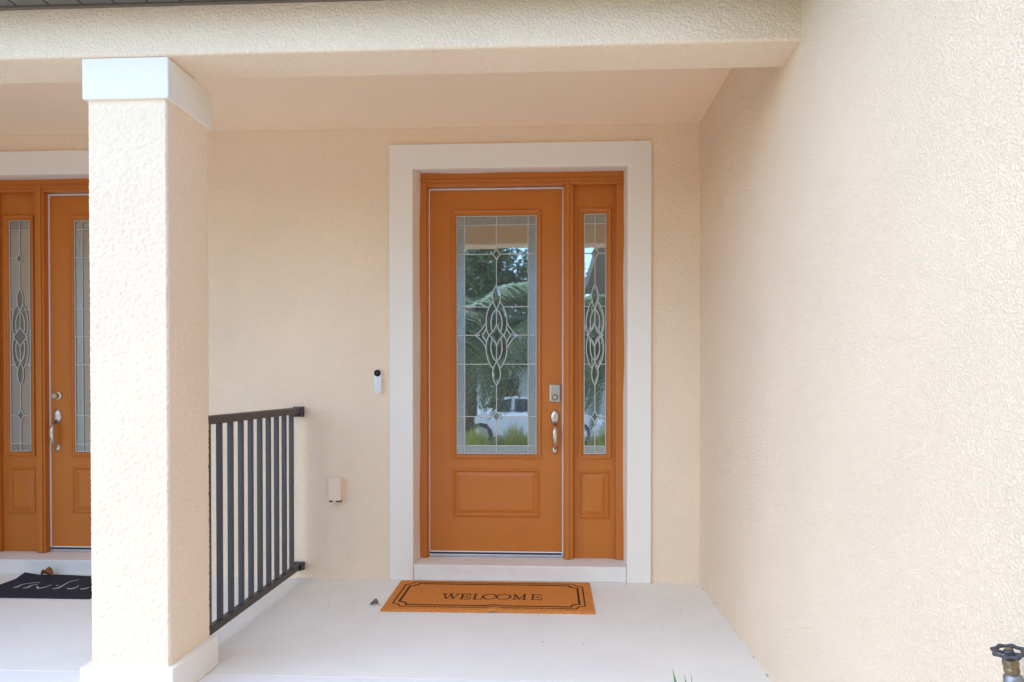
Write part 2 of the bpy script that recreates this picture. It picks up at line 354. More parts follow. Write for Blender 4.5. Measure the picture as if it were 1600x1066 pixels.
# ------------------------------------------------------------------ porch column
CX0, CX1, CY0, CY1 = -1.884, -1.554, 2.70, 3.03
col = thing('porch_column', ((CX0 + CX1) / 2, (CY0 + CY1) / 2, 0), 'square cream stucco porch column with smooth white cap and base', 'column')
bm = nb()
def shaft():
    z0, z1 = 0.12, 2.46; st = 0.0052
    nu = int((CX1 - CX0) / st); nz = int((z1 - z0) / st); nv = int((CY1 - CY0) / st)
    per = [(CX0 + (CX1 - CX0) * i / nu, CY0, 0, -1) for i in range(nu)] + [(CX1, CY0 + (CY1 - CY0) * i / nv, 1, 0) for i in range(nv)] + \
          [(CX1 - (CX1 - CX0) * i / nu, CY1, 0, 1) for i in range(nu)] + [(CX0, CY1 - (CY1 - CY0) * i / nv, -1, 0) for i in range(nv)]
    corner = {0, nu, nu + nv, 2 * nu + nv}
    rings = []
    for j in range(nz + 1):
        z = z0 + (z1 - z0) * j / nz; ring = []
        for i, (px, py, nx, ny) in enumerate(per):
            q = Vector((px, py, z))
            q2 = Vector((q.x, q.y, q.z * 1.25))
            h = noise.noise(q2 * 95) * 0.55 + noise.noise(q2 * 165 + Vector((3, 1, 7))) * 0.45
            h = max(-0.55, min(0.14, h)) * 0.0056
            h += noise.noise(q * 4) * 0.0012
            d = Vector((nx, ny, 0))
            if i in corner:
                d = Vector((-1 if px < -1.7 else 1, -1 if py < 2.85 else 1, 0)); h = h * 1.0 - 0.0042
            ring.append(bm.verts.new(q + d * h))
        rings.append(ring)
    n = len(per)
    for a_, b_ in zip(rings, rings[1:]):
        for i in range(n): bm.faces.new((a_[i], a_[(i + 1) % n], b_[(i + 1) % n], b_[i]))
shaft(); recalc(bm)
M['stucco_geo'] = mat('cream_stucco_column', STUC, 0.92, spec=0.2, var=0.025, vscale=2, bump=[(150, 3, 0.6, 0.0022, None)])
finish('shaft', bm, 'stucco_geo', col, smooth=True)
p = 0.014
bx('capital', CX0 - p, CX1 + p, CY0 - p, CY1 + p, 2.44, ZB - .002, 'white', col, 0.005)
p = 0.030
bm = nb(); box(bm, CX0 - p, CX1 + p, CY0 - p, CY1 + p - .01, 0.003, 0.138, 0.006); finish('base', bm, 'white', col)

# ------------------------------------------------------------------ railing between the two entrances
XRL = -1.672
rail = thing('porch_railing', (XRL, 3.7, 0), 'charcoal metal porch railing with upright bars between column and wall', 'railing')
bx('top_rail', XRL - .026, XRL + .026, CY1 + .03, 4.425, 1.092, 1.134, 'iron_top', rail, 0.007)
bx('bottom_rail', XRL - .018, XRL + .018, CY1 + .03, 4.43, 0.066, 0.102, 'iron_top', rail, 0.003)
cached = None; k = 0; y = 4.312
while y > CY1 + .06:
    if cached is None:
        cached = bx('baluster', XRL - .0125, XRL + .0125, y - .0125, y + .0125, 0.1025, 1.0915, 'iron', rail, 0.002, 1)
    else:
        o = bpy.data.objects.new('baluster', cached.data); C.objects.link(o); o.parent = rail; o.location = cached.location + Vector((0, -.1190 * k, 0))
    k += 1; y -= .1190
for yy, s_ in ((YW - .012, -1), (CY1 + .012, 1)):
    for zz, hh in ((1.105, .034), (0.084, .026)):
        bm = nb(); box(bm, XRL - .036, XRL + .036, yy - .012, yy + .010, zz - hh, zz + hh, 0.004)
        box(bm, XRL - .030, XRL + .030, min(yy, yy + s_ * .05), max(yy, yy + s_ * .05), zz - hh * .85, zz - hh * .55, 0.002)
        box(bm, XRL - .031, XRL - .0265, min(yy, yy + s_ * .045), max(yy, yy + s_ * .045), zz - hh * .8, zz + hh * .8, 0.001); box(bm, XRL + .0265, XRL + .031, min(yy, yy + s_ * .045), max(yy, yy + s_ * .045), zz - hh * .8, zz + hh * .8, 0.001)
        br = finish('bracket', bm, 'iron', rail)
        bm = nb(); lathe(bm, [(.005, 0), (.005, .004), (.002, .005)], XRL + .031, yy + s_ * .028, zz, 'X', 10); finish('screw', bm, 'nickel_dark', br)

# ------------------------------------------------------------------ the door units
def raised_panel(parent, x0, x1, z0, z1, yface):
    """moulded panel: groove, sloped field edge and flat field, one mesh each"""
    bm = nb()
    def ring(r0, r1):
        (a0, a1, c0, c1, ya), (b0, b1, d0, d1, yb) = r0, r1
        A = [bm.verts.new(q) for q in ((a0, ya, c0), (a1, ya, c0), (a1, ya, c1), (a0, ya, c1))]
        B = [bm.verts.new(q) for q in ((b0, yb, d0), (b1, yb, d0), (b1, yb, d1), (b0, yb, d1))]
        for i in range(4): bm.faces.new((A[i], A[(i + 1) % 4], B[(i + 1) % 4], B[i]))
        return B
    lv = [(0, 0.001), (.006, -.006), (.012, -.007), (.020, .003), (.026, .006)]
    rs = [(x0 + i, x1 - i, z0 + i, z1 - i, yface + d) for i, d in lv]
    for a_, b_ in zip(rs, rs[1:]): ring(a_, b_)
    bmesh.ops.remove_doubles(bm, verts=bm.verts[:], dist=1e-6); recalc(bm)
    for f in bm.faces:
        if f.normal.y > 0: f.normal_flip()
    pm = finish('panel_moulding', bm, 'orange', parent)
    bm = nb(); i0 = .026; i1 = .050
    A = [(x0 + i0, yface + .006, z0 + i0), (x1 - i0, yface + .006, z0 + i0), (x1 - i0, yface + .006, z1 - i0), (x0 + i0, yface + .006, z1 - i0)]
    B = [(x0 + i1, yface - .004, z0 + i1), (x1 - i1, yface - .004, z0 + i1), (x1 - i1, yface - .004, z1 - i1), (x0 + i1, yface - .004, z1 - i1)]
    A = [bm.verts.new(q) for q in A]; B = [bm.verts.new(q) for q in B]
    for i in range(4): bm.faces.new((A[i], A[(i + 1) % 4], B[(i + 1) % 4], B[i]))
    bm.faces.new(B); recalc(bm)
    for f in bm.faces:
        if f.normal.y > 0: f.normal_flip()
    finish('panel_field', bm, 'orange', parent)
def lite_frame(parent, x0, x1, z0, z1, gx0, gx1, gz0, gz1, yface):
    bm = nb()
    k = (gx0 - x0)
    lv = [(0, 0.002), (.04, -.010), (.25, -.014), (.45, -.011), (.55, -.004), (.75, -.003), (1.0, .010), (1.0, .03)]
    rs = []
    for f, d in lv: rs.append((x0 + (gx0 - x0) * f, x1 - (x1 - gx1) * f, z0 + (gz0 - z0) * f, z1 - (z1 - gz1) * f, yface + d))
    prev = None
    for (a0, a1, c0, c1, ya) in rs:
        A = [bm.verts.new(q) for q in ((a0, ya, c0), (a1, ya, c0), (a1, ya, c1), (a0, ya, c1))]
        if prev:
            for i in range(4): bm.faces.new((prev[i], prev[(i + 1) % 4], A[(i + 1) % 4], A[i]))
        prev = A
    recalc(bm)
    # the ring must face the porch: flip if the widest flat looks inwards
    s_ = sum(f.normal.y * f.calc_area() for f in bm.faces)
    if s_ > 0: bmesh.ops.reverse_faces(bm, faces=bm.faces[:])
    finish('glazing_frame', bm, 'orange', parent)
def holed(bm, x0, x1, y0, y1, z0, z1, holes, bev=0):
    """slab with rectangular holes one above another (sorted by z), made of butted boxes sharing edges"""
    hx0 = min(h[0] for h in holes); hx1 = max(h[1] for h in holes)
    zz = z0
    faces = []
    for h in sorted(holes, key=lambda q: q[2]):
        faces.append((x0, x1, zz, h[2])); faces.append((x0, h[0], h[2], h[3])); faces.append((h[1], x1, h[2], h[3])); zz = h[3]
    faces.append((x0, x1, zz, z1))
    for a0, a1, c0, c1 in faces:
        v = [bm.verts.new(q) for q in ((a0, y0, c0), (a1, y0, c0), (a1, y0, c1), (a0, y0, c1))]; bm.faces.new(v)
    v = [bm.verts.new(q) for q in ((x0, y1, z0), (x1, y1, z0), (x1, y1, z1), (x0, y1, z1))]; bm.faces.new(v[::-1])
    for (p, q) in (((x0, z0), (x1, z0)), ((x1, z0), (x1, z1)), ((x1, z1), (x0, z1)), ((x0, z1), (x0, z0))):
        v = [bm.verts.new(t) for t in ((p[0], y0, p[1]), (p[0], y1, p[1]), (q[0], y1, q[1]), (q[0], y0, q[1]))]; bm.faces.new(v)
    return bm
def arc(p, q, bulge, n=10):
    """2-D curve from p to q bowed sideways by bulge (quadratic)"""
    p = Vector(p); q = Vector(q); d = q - p; nrm = Vector((-d.y, d.x)).normalized(); c = (p + q) / 2 + nrm * bulge * 2
    return [tuple((1 - t) ** 2 * p + 2 * t * (1 - t) * c + t * t * q) for t in [i / n for i in range(n + 1)]]
def leaded(parent, name, gx0, gx1, gz0, gz1, yg, wide):
    """leading (zinc cames) as the part, every pane a sub-part"""
    cx = (gx0 + gx1) / 2
    if wide: cx = -0.378
    zc = 1.622
    rowz = [gz0, .866, 1.065, 1.424, zc, 1.816, 2.175, 2.374, gz1]
    colx = [gx0, -0.596, cx, -0.161, gx1] if wide else [gx0, cx, gx1]
    place = lambda u, v, h: Vector((u, yg - h, v))
    W = .0062; H = .0035; lines = []
    lines.append(([(gx0 + .003, gz0 + .003), (gx1 - .003, gz0 + .003), (gx1 - .003, gz1 - .003), (gx0 + .003, gz1 - .003)], True))
    for z in rowz[1:-1]:
        if z == zc and not wide: continue
        hw = .115 if (wide and z == zc) else (.052 if z in (1.424, 1.816) else (.024 if z in (1.065, 2.175) else 0))
        if not wide: hw = {1.424: .038, 1.816: .038, 1.065: .022, 2.175: .022}.get(z, 0)
        if hw: lines += [([(gx0, z), (cx - hw, z)], False), ([(cx + hw, z), (gx1, z)], False)]
        else: lines.append(([(gx0, z), (gx1, z)], False))
    if wide:
        for x_ in (-0.596, -0.161): lines.append(([(x_, gz0), (x_, gz1)], False))
    for z0_, z1_ in ((gz0, 1.022), (1.108, 1.284), (1.96, 2.132), (2.218, gz1)): lines.append(([(cx, z0_), (cx, z1_)], False))
    pieces = []
    def mirror4(fn):
        for sx in (1, -1):
            for sz in (1, -1): fn(sx, sz)
    # small diamonds
    for z in (1.065, 2.175):
        q = [(cx, z + .043)] ; dia = []
        for (a_, b_) in (((0, .043), (.026, 0)), ((.026, 0), (0, -.043)), ((0, -.043), (-.026, 0)), ((-.026, 0), (0, .043))):
            dia += [(cx + u, z + v) for u, v in arc(a_, b_, -.003, 4)][:-1]
        lines.append((dia, True)); pieces.append(dia)
    k = 1.0 if wide else .82
    # teardrops
    for sz in (1, -1):
        tip = (cx, zc + sz * .342); nl = (cx, zc + sz * .185)
        L_ = []
        prof = [(0, .342), (.012, .325), (.022, .30), (.0275, .272), (.026, .245), (.018, .215), (.008, .195), (0, .178)]
        tear = [(cx + u * k, zc + sz * v) for u, v in prof] + [(cx - u * k, zc + sz * v) for u, v in prof[-2:0:-1]]
        lines.append((tear, True)); pieces.append(tear)
    # outer and inner ovals, above and below the middle
    out = [(.020, .232), (.042, .205), (.060, .165), (.070, .12), (.072, .075), (.066, .035), (.052, .0), ]
    inn = [(0, .178), (.020, .160), (.033, .13), (.039, .095), (.038, .06), (.030, .025)]
    def ovals(sx, sz):
        lines.append(([(cx + sx * u * k, zc + sz * v) for u, v in out], False)); lines.append(([(cx + sx * u * k, zc + sz * v) for u, v in inn], False))
        ring = [(cx + sx * u * k, zc + sz * v) for u, v in out] + [(cx + sx * u * k, zc + sz * v) for u, v in inn[::-1][:-1]]
        pieces.append(ring)
        half = [(cx + sx * u * k, zc + sz * v) for u, v in inn] + [(cx + sx * .0, zc + sz * .072)]
        pieces.append(half)
        if wide:
            w_ = [(.073, .085), (.086, .060), (.108, .030), (.145, .0)]; w2 = [(.070, .048), (.080, .026), (.098, .0)]
            lines.append(([(cx + sx * u, zc + sz * v) for u, v in w_], False)); lines.append(([(cx + sx * u, zc + sz * v) for u, v in w2], False))
            pieces.append([(cx + sx * u, zc + sz * v) for u, v in w_] + [(cx + sx * u, zc + sz * v) for u, v in w2[::-1]])
    mirror4(ovals)
    for sz in (1, -1): lines.append(([(cx, zc + sz * .072), (cx, zc + sz * .178)], False))
    dw = .050 if wide else .056
    dia = []
    for (a_, b_) in (((0, .072), (dw, 0)), ((dw, 0), (0, -.072)), ((0, -.072), (-dw, 0)), ((-dw, 0), (0, .072))):
        dia += [(cx + u, zc + v) for u, v in arc(a_, b_, -.006, 5)][:-1]
    lines.append((dia, True)); pieces.append(dia)
    bm = nb()
    for i, (pts, cl) in enumerate(lines): ribbon(bm, pts, W if cl or len(pts) > 2 else W * .9, place, H + .00012 * (i % 12), cl)
    recalc(bm)
    lead = finish(name, bm, 'came', parent)
    rnd = random.Random(11)
    for i in range(len(colx) - 1):
        for j in range(len(rowz) - 1):
            x0, x1, z0, z1 = colx[i], colx[i + 1], rowz[j], rowz[j + 1]
            ax, az = R(rnd.uniform(-.18, .18)), R(rnd.uniform(-.12, .12))
            mx, mz = (x0 + x1) / 2, (z0 + z1) / 2
            y = lambda u, v: yg + .0025 + (u - mx) * math.tan(ax) + (v - mz) * math.tan(az)
            bm = nb(); vs = [bm.verts.new((u, y(u, v), v)) for u, v in ((x0, z0), (x1, z0), (x1, z1), (x0, z1))]
            vb = [bm.verts.new((u, yg + .008, v)) for u, v in ((x0, z0), (x1, z0), (x1, z1), (x0, z1))]
            bm.faces.new(vs); bm.faces.new(vb[::-1])
            for q in range(4): bm.faces.new((vs[q], vb[q], vb[(q + 1) % 4], vs[(q + 1) % 4]))
            recalc(bm)
            border = (wide and i in (0, 3)) or j in (0, len(rowz) - 2)
            finish('pane', bm, 'glass_b' if border else 'glass', lead)
    for pts in pieces:                          # bevelled ornament pieces stand just proud of the background panes
        cxp = sum(q[0] for q in pts) / len(pts); czp = sum(q[1] for q in pts) / len(pts)
        area = abs(sum(pts[q][0] * pts[(q + 1) % len(pts)][1] - pts[(q + 1) % len(pts)][0] * pts[q][1] for q in range(len(pts)))) / 2
        f = .55 if area > .0012 else .4
        bm = nb(); A = [bm.verts.new((u, yg + .0010, v)) for u, v in pts]; B = [bm.verts.new((cxp + (u - cxp) * f, yg - .0002, czp + (v - czp) * f)) for u, v in pts]
        n = len(pts)
        for q in range(n): bm.faces.new((A[q], A[(q + 1) % n], B[(q + 1) % n], B[q]))
        bm.faces.new(B); recalc(bm)
        if sum(g.normal.y * g.calc_area() for g in bm.faces) > 0: bmesh.ops.reverse_faces(bm, faces=bm.faces[:])
        finish('bevelled_pane', bm, 'bevelled', lead)
    return lead

def door_unit(flip, label):
    MIR[0] = XM if flip else None
    d = thing('entry_door', (-0.2, YF, 0.103), label, 'door', 'orange front doors')
    O = 'orange'
    zb = 0.104
    def prof_jamb(name, x0, x1, z0, z1, steps=True):
        bm = nb(); box(bm, x0, x1, YF, YS + .06, z0, z1, 0.004)
        j = finish(name, bm, O, d); return j
    prof_jamb('jamb', -0.94, -0.850, zb, 2.655); prof_jamb('jamb', 0.432, 0.52, zb, 2.628)
    m_ = prof_jamb('mullion', 0.080, 0.144, zb, 2.628)
    bm = nb(); box(bm, 0.094, 0.118, YF - .011, YF + .002, zb + .002, 2.66, 0.004); finish('astragal', bm, O, m_)
    bm = nb(); box(bm, -0.94, 0.52, YF + .0015, YS + .06, 2.63, 2.75, 0.004); h = finish('head_jamb', bm, O, d)
    bm = nb(); box(bm, -0.90, 0.48, YF - .008, YF + .003, 2.655, 2.672, 0.004); finish('head_bead', bm, O, h)
    # inner stop mouldings
    bm = nb(); box(bm, -0.850, -0.842, YF + .018, YS + .05, zb, 2.629, 0.002); finish('door_stop', bm, O, d)
    # slab
    bm = nb(); holed(bm, -0.836, 0.070, YS, YS + .045, 0.142, 2.612, [(-0.684, -0.072, .779, 2.477), (-0.679, -0.083, .375, .707)])
    # order fix: holes sorted by z inside
    recalc(bm); slab = finish('slab', bm, O, d)
    raised_panel(slab, -0.679, -0.083, .375, .707, YS)
    lite_frame(slab, -0.684, -0.072, .779, 2.477, -0.652, -0.103, .809, 2.438, YS)
    leaded(d, 'leaded_glass', -0.652, -0.103, .809, 2.438, YS + .006, True)
    # weatherstrip round the slab, threshold
    bm = nb(); box(bm, -0.8415, -0.8355, YS - .006, YS + .03, 0.135, 2.623, 0.001); box(bm, 0.0705, 0.0795, YS - .006, YS + .03, 0.135, 2.623, 0.001); box(bm, -0.8350, 0.0700, YS - .006, YS + .03, 2.6140, 2.624, 0.001)
    finish('weatherstrip', bm, 'strip', d)
    bm = nb(); box(bm, -0.841, 0.079, YS - .012, YS + .04, 0.103, 0.122, 0.003); sill = finish('threshold', bm, 'alu', d)
    bm = nb(); box(bm, -0.835, 0.070, YS + .001, YS + .03, 0.1225, 0.133, 0.001); finish('door_sweep', bm, 'rubber', sill)
    bm = nb(); box(bm, -0.835, 0.070, YS - .003, YS + .02, 0.1335, 0.1415, 0.001); finish('sweep_cap', bm, 'strip', sill)
    # sidelight
    ys = YS - .004
    bm = nb(); holed(bm, 0.144, 0.432, ys, ys + .045, zb, 2.63, [(0.182, 0.405, .779, 2.48), (0.184, 0.392, .372, .701)]); recalc(bm)
    side = finish('sidelight', bm, O, d)
    raised_panel(side, 0.184, 0.392, .372, .701, ys)
    lite_frame(side, 0.182, 0.405, .779, 2.48, 0.217, 0.369, .812, 2.443, ys)
    leaded(d, 'leaded_glass', 0.217, 0.369, .812, 2.443, ys + .006, False)
    bm = nb(); box(bm, 0.424, 0.432, YF + .02, ys + .001, zb, 2.629, 0.002); box(bm, 0.1445, 0.151, YF + .02, ys + .001, zb, 2.629, 0.002); finish('glazing_stop', bm, O, d)
    # lockset
    hx = 0.022
    if not flip:
        bm = nb(); box(bm, hx - .037, hx + .037, YS - .020, YS + .001, 1.167, 1.285, 0.006); db = finish('deadbolt', bm, 'nickel', d)
        bm = nb(); lathe(bm, [(.021, 0), (.021, -.010), (.018, -.012)], hx, YS - .020, 1.198, 'Y', 24); finish('lock_ring', bm, 'nickel_dark', db)
        bm = nb(); lathe(bm, [(.0150, 0), (.0150, -.006), (.012, -.008)], hx, YS - .031, 1.198, 'Y', 24); finish('lock_cylinder', bm, 'nickel', db)
        bm = nb(); box(bm, hx - .026, hx + .026, YS - .0215, YS - .0195, 1.228, 1.274, 0.001); finish('keypad_window', bm, 'nickel', db)
    else:
        bm = nb(); lathe(bm, [(.034, 0), (.034, -.006), (.030, -.012), (.026, -.013)], hx, YS, 1.205, 'Y', 28); db = finish('deadbolt', bm, 'nickel', d, True)
        bm = nb(); lathe(bm, [(.023, 0), (.021, -.012), (.017, -.022), (.0165, -.026)], hx, YS - .012, 1.205, 'Y', 24); finish('lock_cylinder', bm, 'nickel', db)
    bm = nb(); lathe(bm, [(.033, 0), (.033, -.004), (.029, -.012), (.020, -.018), (.008, -.020)], 0, 0, 0, 'Y', 28)
    for v in bm.verts: v.co = Vector((hx + v.co.x, YS + v.co.y, 1.062 + v.co.z * 1.62))
    hd = finish('handle_set', bm, 'nickel', d, True)
    bm = nb(); box(bm, hx - .010, hx + .010, YS - .052, YS - .012, 1.020, 1.028, 0.003); lathe(bm, [(.008, 0), (.010, -.006)], hx, YS - .015, 1.025, 'Y', 12); finish('thumb_latch', bm, 'nickel_dark', hd)
    bm = nb()
    gp = [(hx, YS - .010, 1.015), (hx, YS - .030, 1.012), (hx, YS - .052, .998), (hx, YS - .062, .970), (hx, YS - .063, .935), (hx, YS - .058, .900), (hx, YS - .046, .872), (hx, YS - .030, .853), (hx, YS - .008, .843)]
    tube(bm, gp, [.007, .0075, .012, .0165, .0175, .0145, .009, .007, .008], 14, 0.75); finish('grip', bm, 'nickel', hd, True)
    bm = nb(); lathe(bm, [(.020, 0), (.020, -.003), (.016, -.010), (.006, -.013)], 0, 0, 0, 'Y', 24)
    for v in bm.verts: v.co = Vector((hx + v.co.x, YS + v.co.y, .838 + v.co.z * 1.4))
    finish('foot_plate', bm, 'nickel', hd, True)
    MIR[0] = None
    return d
door_unit(False, 'burnt orange front door facing us, leaded glass, sidelight on its right, square deadbolt')
door_unit(True, 'burnt orange front door partly hidden behind the column, sidelight on its left')

# ------------------------------------------------------------------ doorbell and outlet cover on the wall
bell = thing('doorbell', (-1.141, YW, 1.226), 'slim white video doorbell on the stucco beside the door surround', 'doorbell')
def capsule(bm, cx, z0, z1, r, y0, y1, n=14):
    out = [(cx + r * math.cos(t), z1 - r + r * math.sin(t)) for t in [math.pi * i / n for i in range(n + 1)]] + [(cx + r * math.cos(t), z0 + r + r * math.sin(t)) for t in [math.pi + math.pi * i / n for i in range(n + 1)]]
    c_ = (cx, (z0 + z1) / 2); prev = None
    for y, s_ in ((y1, 1), (y0 + .006, 1), (y0 + .002, .94), (y0, .82)):
        rr = r * s_; A = []
        for (u, v) in out:
            zc0 = z1 - r if v > c_[1] else z0 + r
            A.append(bm.verts.new((cx + (u - cx) * s_, y, zc0 + (v - zc0) * s_)))
        if prev:
            for i in range(len(A)): bm.faces.new((prev[i], prev[(i + 1) % len(A)], A[(i + 1) % len(A)], A[i]))
        prev = A
    bm.faces.new(prev); recalc(bm); return bm
finish('body', capsule(nb(), -1.141, 1.226, 1.388, .0265, YW - .028, YW + .004), 'bell_white', bell, True)
bm = nb(); lathe(bm, [(.0225, 0), (.0225, -.003), (.020, -.0045), (.010, -.0045)], -1.141, YW - .028, 1.360, 'Y', 28); cm = finish('camera_disc', bm, 'black', bell)
bm = nb(); lathe(bm, [(.0085, 0), (.0085, -.0018), (.005, -.003)], -1.141, YW - .0330, 1.360, 'Y', 20); finish('lens', bm, 'rubber', cm)
bm = nb(); lathe(bm, [(.0135, 0), (.0135, -.0012), (.011, -.0016)], -1.141, YW - .028, 1.262, 'Y', 24); finish('button', bm, 'bell_white', bell)
oc = thing('outlet_cover', (-1.422, YW, .507), 'cream weatherproof outlet cover low on the stucco wall beside the railing', 'outlet')
bm = nb(); box(bm, -1.468, -1.376, YW - .006, YW + .004, .508, .676, 0.003); finish('back_plate', bm, 'box', oc)
bm = nb(); box(bm, -1.464, -1.381, YW - .046, YW - .0065, .522, .672, 0.006); lid = finish('lid', bm, 'box', oc)
bm = nb(); box(bm, -1.436, -1.414, YW - .049, YW - .03, .511, .5215, 0.003); finish('latch', bm, 'box', lid)
bm = nb(); box(bm, -1.462, -1.383, YW - .040, YW - .0065, .5125, .5214, 0.001); finish('cable_slot', bm, 'rubber', oc)

# ------------------------------------------------------------------ WELCOME mat
wm = thing('doormat', (-.37, 4.10, 0), 'orange coir doormat reading WELCOME in front of the orange door', 'doormat')
TH = 0.014
def mat_z(x, y):
    return 0.0105 * math.exp(-((x + .33) / .035) ** 2) * max(0, 1 - (y - 3.81) / .22) + 0.0015 * noise.noise(Vector((x * 3, y * 3, 2)))
def mat_pt(u, v):        # u, v in 0..1 across the slightly skewed outline
    fl, fr, bl, br = Vector((-.968, 3.812)), Vector((.242, 3.822)), Vector((-.978, 4.385)), Vector((.243, 4.398))
    a_ = fl.lerp(fr, u); b_ = bl.lerp(br, u); return a_.lerp(b_, v)
bm = nb(); NU, NV = 200, 90; G = []
for j in range(NV + 1):
    row = []
    for i in range(NU + 1):
        p_ = mat_pt(i / NU, j / NV)
        e = 0
        if i in (0, NU): p_.x += random.uniform(-.0025, .0025)
        if j in (0, NV): p_.y += random.uniform(-.0025, .0025)
        edge = min(i, NU - i, j, NV - j)
        z = TH + mat_z(p_.x, p_.y) + random.uniform(-.0008, .0008) - (.004 if edge == 0 else 0)
        row.append(bm.verts.new((p_.x, p_.y, z)))
    G.append(row)
for j in range(NV):
    for i in range(NU): bm.faces.new((G[j][i], G[j][i + 1], G[j + 1][i + 1], G[j + 1][i]))
loop = G[0] + [G[j][NU] for j in range(1, NV + 1)] + G[NV][NU - 1::-1] + [G[j][0] for j in range(NV - 1, 0, -1)]
low = [bm.verts.new((v.co.x, v.co.y, max(.001, v.co.z - .012))) for v in loop]
for i in range(len(loop)):
    k = (i + 1) % len(loop); bm.faces.new((loop[i], low[i], low[k], loop[k]))
recalc(bm); finish('coir_pile', bm, 'coir', wm)
pl = lambda u, v, h: Vector((u, v, TH + mat_z(u, v) + (.0012 if h > 0 else -.002)))
def border(inset, wd, r):
    pts = []
    c = [mat_pt(0, 0), mat_pt(1, 0), mat_pt(1, 1), mat_pt(0, 1)]
    x0, x1, y0, y1 = -.973 + inset, .2425 - inset, 3.817 + inset, 4.392 - inset
    def lin(a_, b_, n): return [tuple(Vector(a_).lerp(Vector(b_), i / n)) for i in range(n)]
    def notch(cx, cy, t0, t1): return [(cx + r * math.cos(R(t0 + (t1 - t0) * i / 8)), cy + r * math.sin(R(t0 + (t1 - t0) * i / 8))) for i in range(9)]
    pts += lin((x0 + r, y0), (x1 - r, y0), 60) + notch(x1, y0, 180, 90) + lin((x1, y0 + r), (x1, y1 - r), 20)[1:] + notch(x1, y1, 270, 180) + lin((x1 - r, y1), (x0 + r, y1), 60)[1:] + notch(x0, y1, 0, -90) + lin((x0, y1 - r), (x0, y0 + r), 20)[1:] + notch(x0, y0, 90, 0)
    out = [pts[0]]
    for q in pts[1:]:
        if (Vector(q) - Vector(out[-1])).length > 1e-4: out.append(q)
    if (Vector(out[0]) - Vector(out[-1])).length < 1e-4: out.pop()
    return out
bm = nb(); ribbon(bm, border(.050, .010, .050), .008, pl, .001, True); ribbon(bm, border(.082, .017, .050), .013, pl, .001, True); recalc(bm)
finish('border_print', bm, 'coir_ink', wm)
# the letters, slab-serif capitals
def letters():
    T, t, s = .0105, .0052, .0055     # thick, thin, serif
    H = .104; out = []
    def seg(p, q, w_): return ([p, q], w_)
    def serif(x, y, w_=.040): return ([(x - w_ / 2, y), (x + w_ / 2, y)], s)
    hy = H - s / 2; ly = s / 2
    Wd = [seg((.012, hy), (.042, 0.004), T), seg((.042, 0.004), (.066, hy - .02), t), seg((.060, hy), (.092, 0.004), T), seg((.092, .004), (.118, hy), t), serif(.014, hy), serif(.064, hy, .034), serif(.116, hy, .034)]
    Ed = [seg((.020, 0), (.020, H), T), seg((.004, hy), (.082, hy), t), seg((.004, ly), (.086, ly), t), seg((.020, H / 2), (.060, H / 2), t), seg((.080, hy), (.080, H - .036), t), seg((.084, ly), (.084, .040), t), seg((.060, H / 2 - .016), (.060, H / 2 + .016), t)]
    Ld = [seg((.020, 0), (.020, H), T), serif(.020, hy), seg((.002, ly), (.080, ly), t), seg((.078, ly), (.078, .045), t)]
    def ell(cx, rx, a0, a1, n=28):
        pts, ws = [], []
        for i in range(n + 1):
            th = R(a0 + (a1 - a0) * i / n); pts.append((cx + rx * math.cos(th), H / 2 + (H / 2 - .004) * math.sin(th))); ws.append(t + (T - t) * abs(math.cos(th)) ** 1.5)
        return (pts, ws)
    Cd = [ell(.052, .044, 48, 318), seg((.084, H - .05), (.084, H - .012), t)]
    Od = [ell(.056, .048, 0, 360, 36)]
    Md = [seg((.018, 0), (.018, H), t), seg((.018, hy), (.060, .006), T), seg((.060, .006), (.102, hy), t), seg((.102, 0), (.102, H), T), serif(.018, ly, .036), serif(.102, ly, .044), serif(.014, hy, .026), serif(.106, hy, .026)]
    lay = ((Wd, 90, 345), (Ed, 355, 500), (Ld, 525, 655), (Cd, 665, 830), (Od, 850, 1040), (Md, 1070, 1265), (Ed, 1315, 1465))
    for d_, a_, b_ in lay:
        us = [u for pts, w_ in d_ for u, v in pts]; u0, u1 = min(us), max(us); x0 = -.664 + (a_ - 90) * .00044; k_ = (b_ - a_) * .00044 / (u1 - u0)
        for pts, w_ in d_: out.append(([(x0 + (u - u0) * k_, 4.018 + v + x0 * .012) for u, v in pts], w_))
    return out
bm = nb(); plh = lambda u, v, h: Vector((u, v, TH + mat_z(u, v) + (h if h > 0 else -.002)))
for i, (pts, w_) in enumerate(letters()): ribbon(bm, pts, w_, plh, .0012 + .00008 * (i % 10))
recalc(bm); finish('lettering', bm, 'coir_ink', wm)

# ------------------------------------------------------------------ dark mat at the other door
dm = thing('doormat', (-3.14, 4.17, 0), 'dark charcoal doormat with white script, left of the column', 'doormat')
def dz(x, y): return .006 + .010 * max(0, math.sin((x + 3.5) * 9) * .5 + .5) * max(0, (y - 4.30) / .1) + .022 * max(0, 1 - ((x + 3.53) / .10)) * max(0, (y - 4.32) / .09) * (1 if x < -3.43 else 0)
bm = nb(); NU, NV = 60, 40; G = []
for j in range(NV + 1):
    row = []
    for i in range(NU + 1):
        x_ = -3.525 + .765 * i / NU; y_ = 3.943 + .455 * j / NV
        row.append(bm.verts.new((x_, y_, dz(x_, y_) + random.uniform(-.0003, .0003))))
    G.append(row)
for j in range(NV):
    for i in range(NU): bm.faces.new((G[j][i], G[j][i + 1], G[j + 1][i + 1], G[j + 1][i]))
loop = G[0] + [G[j][NU] for j in range(1, NV + 1)] + G[NV][NU - 1::-1] + [G[j][0] for j in range(NV - 1, 0, -1)]
low = [bm.verts.new((v.co.x, v.co.y, v.co.z - .005)) for v in loop]
for i in range(len(loop)):
    k = (i + 1) % len(loop); bm.faces.new((loop[i], low[i], low[k], loop[k]))
